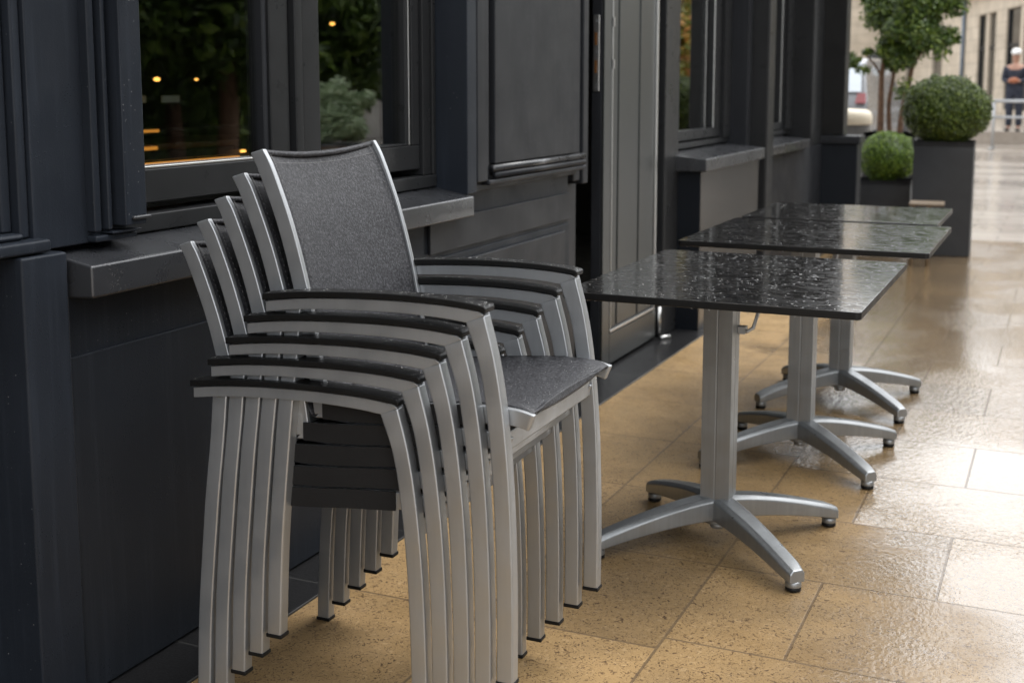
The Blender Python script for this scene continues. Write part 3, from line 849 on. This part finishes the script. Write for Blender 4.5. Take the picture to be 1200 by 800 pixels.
# ================================================================== TABLES
def make_table(px, py, ox, oy, sx, sy, label, drops, rz=0.0):
    T = empty('bistro_table', (px, py, 0), rz, label, 'table', 'row of bistro tables on the pavement')
    bm = BM(); box(bm, ox - sx / 2, ox + sx / 2, oy - sy / 2, oy + sy / 2, .746, .765)
    edges = [e for e in bm.edges if abs(e.verts[0].co.z - e.verts[1].co.z) > .005]
    bmesh.ops.bevel(bm, geom=edges, offset=.014, segments=5, profile=.5, affect='EDGES')
    bm.normal_update()
    for f in bm.faces:
        if abs(f.normal.z) < .5: f.material_index = 1
    top = obj('tabletop', bm, [M['top'], M['black']], T, bevel=.002)
    # beads of water lying on the top
    if drops:
        random.seed(int(py * 100)); bm = BM()
        for i in range(drops):
            x = ox + random.uniform(-.49, .49) * sx; y = oy + random.uniform(-.49, .49) * sy
            r = random.choice((.0008, .001, .001, .0012, .0015, .002, .0032, .005))
            dome(bm, (x, y, .7651), r, min(r * .38, .0011), 8)
        for i in range(34):   # hanging along the near edge
            x = ox + random.uniform(-.48, .48) * sx
            ell(bm, (x, oy - sy / 2 + .004, .7455), (.0022, .0022, random.uniform(.002, .005)), 8, 6)
        d = obj('water_beads', bm, M['water'], top, smooth=True); d['kind'] = 'stuff'
    # pole with grooves
    bm = BM(); a = .041
    pts = [(-a, -a), (-.0022, -a), (-.0016, -a + .0015), (.0016, -a + .0015), (.0022, -a), (a, -a), (a, -.0022), (a - .0015, -.0016), (a - .0015, .0016), (a, .0022),
           (a, a), (-a, a)]
    lo = [bm.verts.new((x, y, .128)) for x, y in pts]; hi = [bm.verts.new((x, y, .731)) for x, y in pts]
    bm.faces.new(lo[::-1]); bm.faces.new(hi)
    for k in range(len(pts)): bm.faces.new((lo[k], lo[(k + 1) % len(pts)], hi[(k + 1) % len(pts)], hi[k]))
    obj('pole', bm, M['cast'], T, bevel=.0006)
    bm = BM(); lathe(bm, [(.03, .058), (.043, .062), (.043, .10), (.038, .131)], n=20); obj('hub', bm, M['cast'], T, bevel=.003, smooth=True)
    bm = BM(); lathe(bm, [(.018, .042), (.022, .046), (.022, .060)], n=16); obj('hub_plug', bm, M['galv'], T, smooth=True)
    for k in range(4):
        ang = math.atan2(.265, .275) if k in (0, 2) else math.pi - math.atan2(.265, .275)
        if k >= 2: ang += math.pi
        # arched, tapering leg
        bm = BM(); n = 12; prev = None
        d = Vector((math.cos(ang), math.sin(ang), 0)); sd = Vector((-d.y, d.x, 0))
        for i in range(n + 1):
            t = i / n; r = .012 + t * .378
            zt = .140 - .078 * t ** 1.5; hgt = .066 - .030 * t
            wd = .036 - .009 * t
            c = d * r
            sec = [(-wd, zt - hgt), (wd, zt - hgt), (wd, zt - .010), (wd * .62, zt), (-wd * .62, zt), (-wd, zt - .010)]
            if i == n: sec = [(a_ * .82, b_ if b_ < zt - .02 else b_ - .003) for a_, b_ in sec]
            cur = [bm.verts.new(c + sd * a_ + Vector((0, 0, b_))) for a_, b_ in sec]
            if prev:
                for q in range(6): bm.faces.new((prev[q], prev[(q + 1) % 6], cur[(q + 1) % 6], cur[q]))
            else: bm.faces.new(cur[::-1])
            prev = cur
        bm.faces.new(prev)
        lg = obj('leg', bm, M['cast'], T, bevel=.0035)
        c = d * .371
        bm = BM(); lathe(bm, [(.015, .0), (.0205, .003), (.0205, .011), (.0185, .0125)], (c.x, c.y), 18); fo = obj('foot', bm, M['black'], lg, smooth=True)
        bm = BM(); lathe(bm, [(.0205, .0128), (.021, .014), (.021, .025), (.019, .0285)], (c.x, c.y), 18); obj('foot_collar', bm, M['cast'], lg, smooth=True)
    bm = BM(); box(bm, -.05, .05, -.10, .22, .7315, .7455); box(bm, -.20, .20, -.04, .04, .7325, .7445)
    obj('mounting_plate', bm, M['galv'], T, bevel=.003)
    bm = BM()
    pth = [(.03, .03, .612), (.065, .03, .606), (.080, .035, .616), (.092, .05, .665), (.100, .055, .735)]
    tube(bm, pth, .0055, 8); box(bm, .0415, .062, .015, .045, .600, .620)
    obj('tilt_lever', bm, M['galv'], T, smooth=False)
    return T
make_table(-0.848, 3.300, 0.0660, 0.0120, 0.742, 0.892, 'nearest wet black bistro table on a silver four-legged base, right beside the stacked chairs', 1500)
make_table(-0.795, 4.210, 0.0150, 0.1885, 0.814, 0.803, 'middle wet black table of the row, between the nearest and the farthest one', 500)
make_table(-0.800, 5.060, -0.0030, 0.1300, 0.750, 0.680, 'farthest table of the row, closest to the potted box balls', 300)

# ================================================================== PLANTERS
def planter_box(root, w, d, h, rim=.012):
    bm = BM(); t = .025
    box(bm, -w / 2, w / 2, -d / 2, d / 2, 0, h)
    top = [f for f in bm.faces if all(abs(v.co.z - h) < 1e-5 for v in f.verts)]
    r = bmesh.ops.inset_region(bm, faces=top, thickness=t)
    bmesh.ops.translate(bm, verts=list({v for f in top for v in f.verts}), vec=(0, 0, -.05))
    obj('planter', bm, M['planter'], root, bevel=.006)
    obj('soil', boxb(-w / 2 + t + .001, w / 2 - t - .001, -d / 2 + t + .001, d / 2 - t - .001, h - .06, h - .035), M['soil'], root)

def ball_core(c, r):
    bm = BM(); ell(bm, c, r, 24, 16); return bm

P1 = empty('topiary_planter', (-.855, 10.03, 0), R(2), 'tall slim dark grey planter with a wide clipped olive green box bush', 'planter', 'potted box balls')
planter_box(P1, .43, .43, .875)
bm = clipped_ball(9500, (.325, .325, .255), .03, 3, 2.0)
o = obj('bush', bm, M['olive_leaf'], P1); o.location = (-.005, 0, 1.105)
o2 = obj('inner_twigs', ball_core((0, 0, 0), (.285, .285, .222)), M['tree_leaf'], o, smooth=True)
P2 = empty('topiary_planter', (-1.42, 10.95, 0), R(2), 'low square dark planter with a small round bright green box ball', 'planter', 'potted box balls')
planter_box(P2, .47, .40, .50)
bm = clipped_ball(6500, (.235, .235, .225), .024, 5)
o = obj('bush', bm, M['box_leaf'], P2); o.location = (.02, 0, .68)
obj('inner_twigs', ball_core((0, 0, 0), (.21, .21, .20)), M['tree_leaf'], o, smooth=True)
P3 = empty('potted_tree', (-1.62, 13.0, 0), 0, 'multi-stemmed laurel tree with leafy round crown in a dark square pot', 'tree')
planter_box(P3, .50, .5, .83)
bm = BM()
for pts, rr in [([(-.12, 0, .78), (-.125, .0, 1.1), (-.13, .02, 1.4), (-.10, .02, 1.75), (-.2, .05, 2.1)], .036),
                ([(-.03, .02, .78), (-.05, .03, 1.1), (-.02, .04, 1.38), (.02, .05, 1.8), (.05, 0, 2.2)], .026),
                ([(.07, -.02, .78), (.09, -.02, 1.05), (.14, -.02, 1.3), (.19, -.03, 1.6), (.3, -.06, 2.1)], .032),
                ([(-.12, .01, 1.35), (-.2, .02, 1.5), (-.32, .03, 1.62)], .014), ([(.15, -.02, 1.4), (.25, 0, 1.62), (.42, .03, 1.75)], .014)]:
    P = cr(pts, 5); n = len(P); tube(bm, P, [rr * (1 - .55 * i / n) for i in range(n)], 9)
obj('trunk', bm, M['bark'], P3, smooth=True)
bm = crown(13500, (.53, .50, .57), .058, 9, 58, .31)
o = obj('crown', bm, M['laurel_leaf'], P3); o.location = (.08, 0, 2.02)
bm = crown(260, (.24, .2, .16), .05, 19, 6, .5)
o = obj('foliage', bm, M['laurel_leaf'], P3); o.location = (.1, 0, 1.28)
bm = crown(420, (.22, .2, .12), .055, 23, 6, .5)
o = obj('foliage', bm, M['laurel_leaf'], P3); o.location = (-.36, 0, 1.55)

# grey tub with cream lid, stool
tb = empty('litter_bin', (-2.22, 14.0, 0), 0, 'round grey tub with a cream lid behind the end of the bistro front', 'bin')
bm = BM(); lathe(bm, [(.17, 0), (.19, .02), (.235, .86), (.225, .865)], n=28); obj('tub', bm, M['greytub'], tb, smooth=True, bevel=.004)
bm = BM(); lathe(bm, [(.24, .868), (.255, .88), (.255, .96), (.24, 1.0), (.20, 1.03), (.05, 1.04)], n=28); obj('lid', bm, M['cream'], tb, smooth=True)
stl = empty('low_stool', (-.90, 9.3, 0), R(4), 'low pale wooden stool half hidden between the farthest table and the tall planter', 'stool')
obj('seat', boxb(-.12, .12, -.12, .12, .435, .455), M['palewood'], stl, bevel=.006)
for sx_ in (-1, 1):
    for sy_ in (-1, 1):
        bm = BM(); tube(bm, [(sx_ * .06 - .04, sy_ * .10, 0), (sx_ * .055 - .04, sy_ * .09, .435)], [.012, .016], 8); obj('leg', bm, M['palewood'], stl, smooth=True)

# ================================================================== CAR
CR = empty('parked_car', (-3.55, 21.0, 0), R(-3), 'grey hatchback seen from behind, pale rear window, red tail lamps, beyond the potted tree', 'car')
prof = [(-2.05, .35), (-2.08, .62), (-2.03, .95), (-1.93, 1.10), (-1.62, 1.62), (-1.3, 1.72), (-.2, 1.74), (.45, 1.62), (1.05, 1.12), (1.95, .95), (2.1, .70), (2.1, .35)]
bm = BM(); rows = []
for yq, sc_ in ((-.92, 0), (-.88, .6), (-.70, 1), (.70, 1), (.88, .6), (.92, 0)):
    row = []
    for (x, z) in prof:
        inset = (.03 * (1 - sc_)) if z > .4 else 0
        nar = .16 * max(0, (z - 1.0)) / .7
        yy = yq * (1 - nar)
        row.append(bm.verts.new((yy, x * (1 - inset * .6), z - inset)))
    rows.append(row)
for a, b in zip(rows[:-1], rows[1:]):
    for k in range(len(prof)): bm.faces.new((a[k], a[(k + 1) % len(prof)], b[(k + 1) % len(prof)], b[k]))
bm.faces.new(rows[0]); bm.faces.new(rows[-1][::-1])
obj('body', bm, M['carpaint'], CR, bevel=.03, seg=3, smooth=True)
def quad(name, pts, mat, par, th=.012, bev=.004):
    bm = BM(); f = bm.faces.new([bm.verts.new(p) for p in pts])
    bmesh.ops.recalc_face_normals(bm, faces=[f])
    r = bmesh.ops.extrude_face_region(bm, geom=[f])
    n = (Vector(pts[1]) - Vector(pts[0])).cross(Vector(pts[2]) - Vector(pts[1])).normalized()
    bmesh.ops.translate(bm, verts=[v for v in r['geom'] if isinstance(v, bmesh.types.BMVert)], vec=n * th)
    return obj(name, bm, mat, par, bevel=bev)
quad('rear_window', [(-.80, -1.90, 1.20), (.80, -1.90, 1.20), (.74, -1.63, 1.64), (-.74, -1.63, 1.64)], M['carglass_sky'], CR, .012)
for s in (-1, 1):
    quad('tail_lamp', [(s * .74, -2.05, 1.04), (s * .90, -2.02, 1.04), (s * .88, -1.95, 1.19), (s * .76, -1.96, 1.19)], M['redlamp'], CR, .02 * -s)
    quad('side_window', [(s * .845, -1.3, 1.2), (s * .845, .6, 1.15), (s * .79, .25, 1.56), (s * .785, -1.1, 1.58)], M['carglass_sky'], CR, .012 * s)
    for yy in (-1.3, 1.3):
        bm = BM(); n = 24; prev = None
        for r_, x_ in ((.20, .78), (.30, .78), (.32, .80), (.32, .92), (.30, .94), (.20, .94)):
            cur = [bm.verts.new((s * x_, yy + r_ * math.cos(6.2832 * k / n), .32 + r_ * math.sin(6.2832 * k / n))) for k in range(n)]
            if prev:
                for k in range(n): bm.faces.new((prev[k], prev[(k + 1) % n], cur[(k + 1) % n], cur[k]))
            prev = cur
        wh = obj('wheel', bm, M['rubber'], CR, smooth=True)
        bm = BM(); tube(bm, [(s * .84, yy, .32), (s * .935, yy, .32)], .20, 20); obj('rim', bm, M['galv'], wh)
obj('bumper', boxb(-.88, .88, -2.13, -2.0, .42, .72), M['rubber'], CR, bevel=.03, seg=3)
obj('licence_plate', boxb(-.26, .26, -2.10, -2.07, .74, .86), M['plate'], CR, bevel=.004)

# ================================================================== STONE FACADE ACROSS THE SQUARE
SB = empty('stone_building', P0, fang, 'long beige limestone building with tall dark shop windows across the wet square', 'building')
# local x = along the facade, +y = into the building is the right hand side -> negative y faces away from the square
def sbx(name, x0, x1, y0, y1, z0, z1, mat, bevel=.01, par=None): return obj(name, boxb(x0, x1, y0, y1, z0, z1), mat, par or SB, bevel=bevel)
BACK = -9.0
sbx('wall', -8, 60, BACK, -.35, .0, 7.2, M['window_dark'], 0)
openings = [(-5.6, -2.6), (.2, 3.75), (5.0, 7.45), (13.2, 15.2), (19.5, 21.2), (27.5, 29.5), (35, 37.2), (44, 46.2), (52, 54)]
xs = -8
k = 0
for (a, b) in openings + [(60, 60)]:
    sbx('wall', xs, a, -.349, 0, .0, 4.42, M['stone'])
    if a < 60:
        sbx('lintel_wall', a + .002, b - .002, -.348, -.004, 3.75, 4.42, M['stone'])
        q = sbx('window', a + .002, b - .002, -.20, -.12, .55, 3.748, M['window_dark'], 0)
        sbx('plinth', a + .002, b - .002, -.198, -.03, 0, .548, M['beige'])
        if b - a > 2.3:
            mdl = (a + b) / 2
            sbx('frame', mdl - .16, mdl + .16, -.119, -.02, .55, 3.747, M['beige'], .01, q)
            sbx('frame', a + .01, b - .01, -.118, -.08, 2.55, 2.65, M['wall2'], .005, q)
            sbx('frame', a + .003, a + .10, -.117, -.06, .55, 3.746, M['wall2'], .005, q)
            sbx('frame', b - .10, b - .003, -.117, -.06, .55, 3.746, M['wall2'], .005, q)
    xs = b
sbx('cornice', -8.1, 60.1, -.5, .28, 4.422, 4.70, M['beige'], .03)
sbx('upper_wall', -8, 60, -.45, -.03, 4.702, 7.2, M['stone'])
sbx('roof', -8.3, 60.3, -9.2, .35, 7.202, 7.5, M['roof'], .03)
for i in range(17):
    a = -6.5 + i * 4.0
    q = sbx('window', a, a + 1.2, -.10, -.026, 5.1, 6.8, M['window_dark'], 0)
    sbx('sill', a - .1, a + 1.3, -.05, .10, 4.98, 5.098, M['beige'], .01, q)
bm = BM(); tube(bm, [(9.35, .08, .3), (9.35, .08, 4.4)], .07, 10); obj('downpipe', bm, M['pipe'], SB, smooth=True)
# pale building closing the view to the left
PB = empty('pale_building', (-9, 62, 0), R(8), 'plain pale stone building closing the far left end of the street', 'building')
obj('wall', boxb(-16, 9, 0, 10, 0, 11.5), M['stone'], PB, bevel=0)
obj('roof', boxb(-16.4, 9.4, -.4, 10.4, 11.502, 11.8), M['roof'], PB, bevel=.03)
for i in range(8):
    for z in (1.0, 4.6):
        q = obj('window', boxb(-14.5 + i * 2.9, -13.3 + i * 2.9, -.05, .04, z, z + 2.0), M['window_dark'], PB)
        obj('sill', boxb(-14.6 + i * 2.9, -13.2 + i * 2.9, -.14, .03, z - .12, z - .002), M['beige'], q)
# barrier rail
BR = empty('metal_barrier', (-1.46, 27.4, 0), R(-8), 'grey metal crowd barrier standing in front of the stone building', 'barrier')
for x in (.05, .98, 1.95):
    bm = BM(); tube(bm, [(x, 0, .02), (x, 0, 1.02)], .03, 8); tube(bm, [(x, -.3, .02), (x, .3, .02)], .025, 8); obj('post', bm, M['galv'], BR, smooth=True)
for z in (.99, .66):
    bm = BM(); tube(bm, [(.05, 0, z), (1.95, 0, z)], .035 if z > .9 else .028, 8); obj('rail', bm, M['galv'], BR, smooth=True)
# person
def skin_body(name, verts, edges, radii, mat, parent, sub=2, rootv=0):
    me = bpy.data.meshes.new(name); me.from_pydata(verts, edges, [])
    o = bpy.data.objects.new(name, me); COL.objects.link(o); o.parent = parent
    md = o.modifiers.new('skin', 'SKIN'); md.use_smooth_shade = True
    for i, r in enumerate(radii):
        r = r if isinstance(r, tuple) else (r, r)
        me.skin_vertices[0].data[i].radius = r
        me.skin_vertices[0].data[i].use_root = (i == rootv)
    s = o.modifiers.new('sub', 'SUBSURF'); s.levels = sub; s.render_levels = sub
    me.materials.append(mat)
    return o
PE = empty('person', (-1.10, 29.3, .30), R(-6), 'person in dark navy coat and white cap holding something orange, behind the metal barrier', 'person')
V = [(0, 0, .92), (0, 0, 1.08), (0, -.01, 1.25), (0, 0, 1.40), (0, -.01, 1.48), (0, -.02, 1.56), (0, -.025, 1.66), (0, -.02, 1.73),
     (-.09, 0, .86), (-.10, -.01, .50), (-.10, .02, .10), (-.11, -.12, .04),
     (.09, 0, .86), (.10, .01, .50), (.10, .04, .10), (.11, -.10, .04),
     (-.19, 0, 1.38), (-.24, -.02, 1.12), (-.07, -.20, 1.10),
     (.19, 0, 1.38), (.24, -.02, 1.12), (.07, -.20, 1.10)]
E = [(0, 1), (1, 2), (2, 3), (3, 4), (4, 5), (5, 6), (6, 7), (0, 8), (8, 9), (9, 10), (10, 11), (0, 12), (12, 13), (13, 14), (14, 15), (3, 16), (16, 17), (17, 18), (3, 19), (19, 20), (20, 21)]
Rr = [(.15, .11), (.145, .11), (.17, .12), (.14, .10), .055, .075, .095, .07, .09, .065, .045, .04, .09, .065, .045, .04, .07, .05, .035, .07, .05, .035]
skin_body('body', V, E, Rr, M['skin'], PE)
# clothes wrap the body a little larger
CV = V[:3] + [(0, 0, 1.43)] + V[8:11] + V[12:15] + [V[16], V[17], (-.10, -.18, 1.10), V[19], V[20], (.10, -.18, 1.10)]
CE = [(0, 1), (1, 2), (2, 3), (0, 4), (4, 5), (5, 6), (0, 7), (7, 8), (8, 9), (3, 10), (10, 11), (11, 12), (3, 13), (13, 14), (14, 15)]
CRd = [(.175, .14), (.17, .135), (.19, .145), (.165, .125), .115, .088, .07, .115, .088, .07, .085, .068, .052, .085, .068, .052]
skin_body('coat', CV, CE, CRd, M['navycloth'], PE)
bm = BM(); ell(bm, (0, -.02, 1.735), (.108, .118, .085), 16, 10); box(bm, -.07, .07, -.20, -.10, 1.70, 1.712)
obj('cap', bm, M['whitecloth'], PE, smooth=True)
bm = BM()
for s in (-1, 1): ell(bm, (s * .035, -.118, 1.655), (.012, .008, .008), 8, 6)
obj('eyes', bm, M['shoe'], PE, smooth=True)
bm = BM(); ell(bm, (0, -.128, 1.63), (.014, .022, .022), 8, 6); obj('nose', bm, M['skin'], PE, smooth=True)
bm = BM()
for s in (-1, 1): ell(bm, (s * .11, -.11, .045), (.055, .13, .045), 12, 8)
obj('shoes', bm, M['shoe'], PE, smooth=True)
for s in (-1, 1):
    for f in range(5):
        z = 1.085 + .016 * f; x = s * .05
        fv = [(x, -.215, z), (x - s * .012, -.245, z), (x - s * .035, -.262, z + .002)] if f < 4 else [(x, -.20, z), (x - s * .01, -.225, z + .02), (x - s * .03, -.235, z + .03)]
        skin_body('finger', fv, [(0, 1), (1, 2)], [.011, .009, .008], M['skin'], PE, 1)
bg_ = obj('paper_bag', ell(BM(), (0, 0, 0), (.11, .06, .065), 14, 10), M['orangecloth'], None, smooth=True)
bg_.location = (-1.10 - .02, 29.3 - .30, .30 + 1.12)
tag(bg_, 'small orange bundle held at the chest of the person in navy', 'bundle')

# ================================================================== OTHER SIDE OF THE STREET (mirrored in the glass)
def street_tree(loc, mats, seed, label, s=1.0, proto=None):
    T = empty('street_tree', loc, random.random() * 6, label, 'tree', 'trees on the other side of the street')
    bm = BM(); P = cr([(0, 0, 0), (.05, .03, 1.2), (-.03, 0, 2.4), (.05, .02, 4.2)], 5)
    tube(bm, P, [.15 * (1 - .6 * i / len(P)) for i in range(len(P))], 10)
    for a in range(5):
        an = a * 1.3; tube(bm, cr([(0, 0, 1.9 + a * .2), (.6 * math.cos(an), .6 * math.sin(an), 2.7 + a * .2), (1.2 * math.cos(an), 1.2 * math.sin(an), 3.3 + a * .25)], 4), [.05, .045, .04, .036, .032, .028, .024, .02, .016], 7)
    obj('trunk', bm, M['bark'], T, smooth=True)
    o = obj('crown', crown(7000, (2.0 * s, 2.0 * s, 2.0 * s), .24, seed, 46, .30), mats, T); o.location = (0, 0, 2.75)
    return T
for i, (x, y, mt, lb) in enumerate([(6.5, 9.5, 'tree_leaf', 'dark green street tree opposite the left window'),
                                    (6.2, 13.2, 'tree_leaf', 'broad dark green tree opposite the middle of the shopfront'),
                                    (7.0, 17.5, 'tree_leaf', 'green street tree opposite the bistro door'),
                                    (6.0, 33, 'autumn_leaf', 'orange tinted autumn tree far along the opposite side'),
                                    (4.6, 26, 'autumn_leaf', 'yellowing tree opposite the far bistro windows'),
                                    (4.2, 30.5, 'autumn_leaf', 'orange tree just beyond the yellowing one'),
                                    (7.5, 40, 'tree_leaf', 'green tree farthest along the opposite side'),
                                    (8.6, 11.4, 'tree_leaf', 'dark tree set back behind the gap between the first two'),
                                    (8.8, 15.4, 'tree_leaf', 'dark tree set back behind the second gap of the row'),
                                    (8.9, 20.6, 'tree_leaf', 'dark tree set back at the far end of the dense row')]):
    street_tree((x, y, 0), M[mt], 40 + i, lb)
OB = empty('townhouse_row', (12, 12, 0), 0, 'stone townhouse row standing behind the trees opposite the bistro', 'building')
obj('wall', boxb(0, 8, -18, 16, 0, 8.5), M['stone2'], OB, bevel=0)
obj('roof', boxb(-.3, 8.3, -18.3, 16.3, 8.502, 8.8), M['roof'], OB, bevel=.03)
for i in range(10):
    for z in (.9, 4.6):
        q = obj('window', boxb(-.04, .05, -16.6 + i * 3.3, -15.3 + i * 3.3, z, z + 2.1), M['window_dark'], OB)
        obj('sill', boxb(-.14, .03, -16.7 + i * 3.3, -15.2 + i * 3.3, z - .12, z - .002), M['beige'], q)
for i, y in enumerate((9.5, 14.2, 18.9)):
    HG = empty('clipped_hedge', (10.3, y, 0), 0, ['dark clipped hedge block in front of the townhouses, nearest one', 'dark clipped hedge block in front of the townhouses, middle one', 'dark clipped hedge block in front of the townhouses, far one'][i], 'hedge', 'hedges opposite the bistro')
    random.seed(90 + i); bm = BM()
    for q in range(5000):
        p = Vector((random.uniform(-.5, .5), random.uniform(-2.3, 2.3), random.uniform(.05, 2.0)))
        ax = random.random()
        if ax < .6: p.x = -.5 + abs(random.gauss(0, .05))
        elif ax < .85: p.z = 2.0 - abs(random.gauss(0, .05))
        leaf(bm, p, rdir(), random.uniform(.09, .17), random.random() * 6.28)
    obj('foliage', bm, M['tree_leaf'], HG)
    obj('inner_twigs', boxb(-.4, .4, -2.2, 2.2, .02, 1.9), M['tree_leaf'], HG)
SP = empty('potted_shrub', (2.5, 10.15, 0), 0, 'pale green round shrub in a dark pot on the opposite kerb, mirrored in the window', 'plant')
bm = BM(); lathe(bm, [(.16, 0), (.2, .02), (.26, .72), (.25, .74)], n=24); obj('pot', bm, M['planter'], SP, smooth=True)
bm = crown(3000, (.34, .34, .30), .06, 77, 18, .42); o = obj('foliage', bm, M['pale_leaf'], SP); o.location = (0, 0, 1.03)
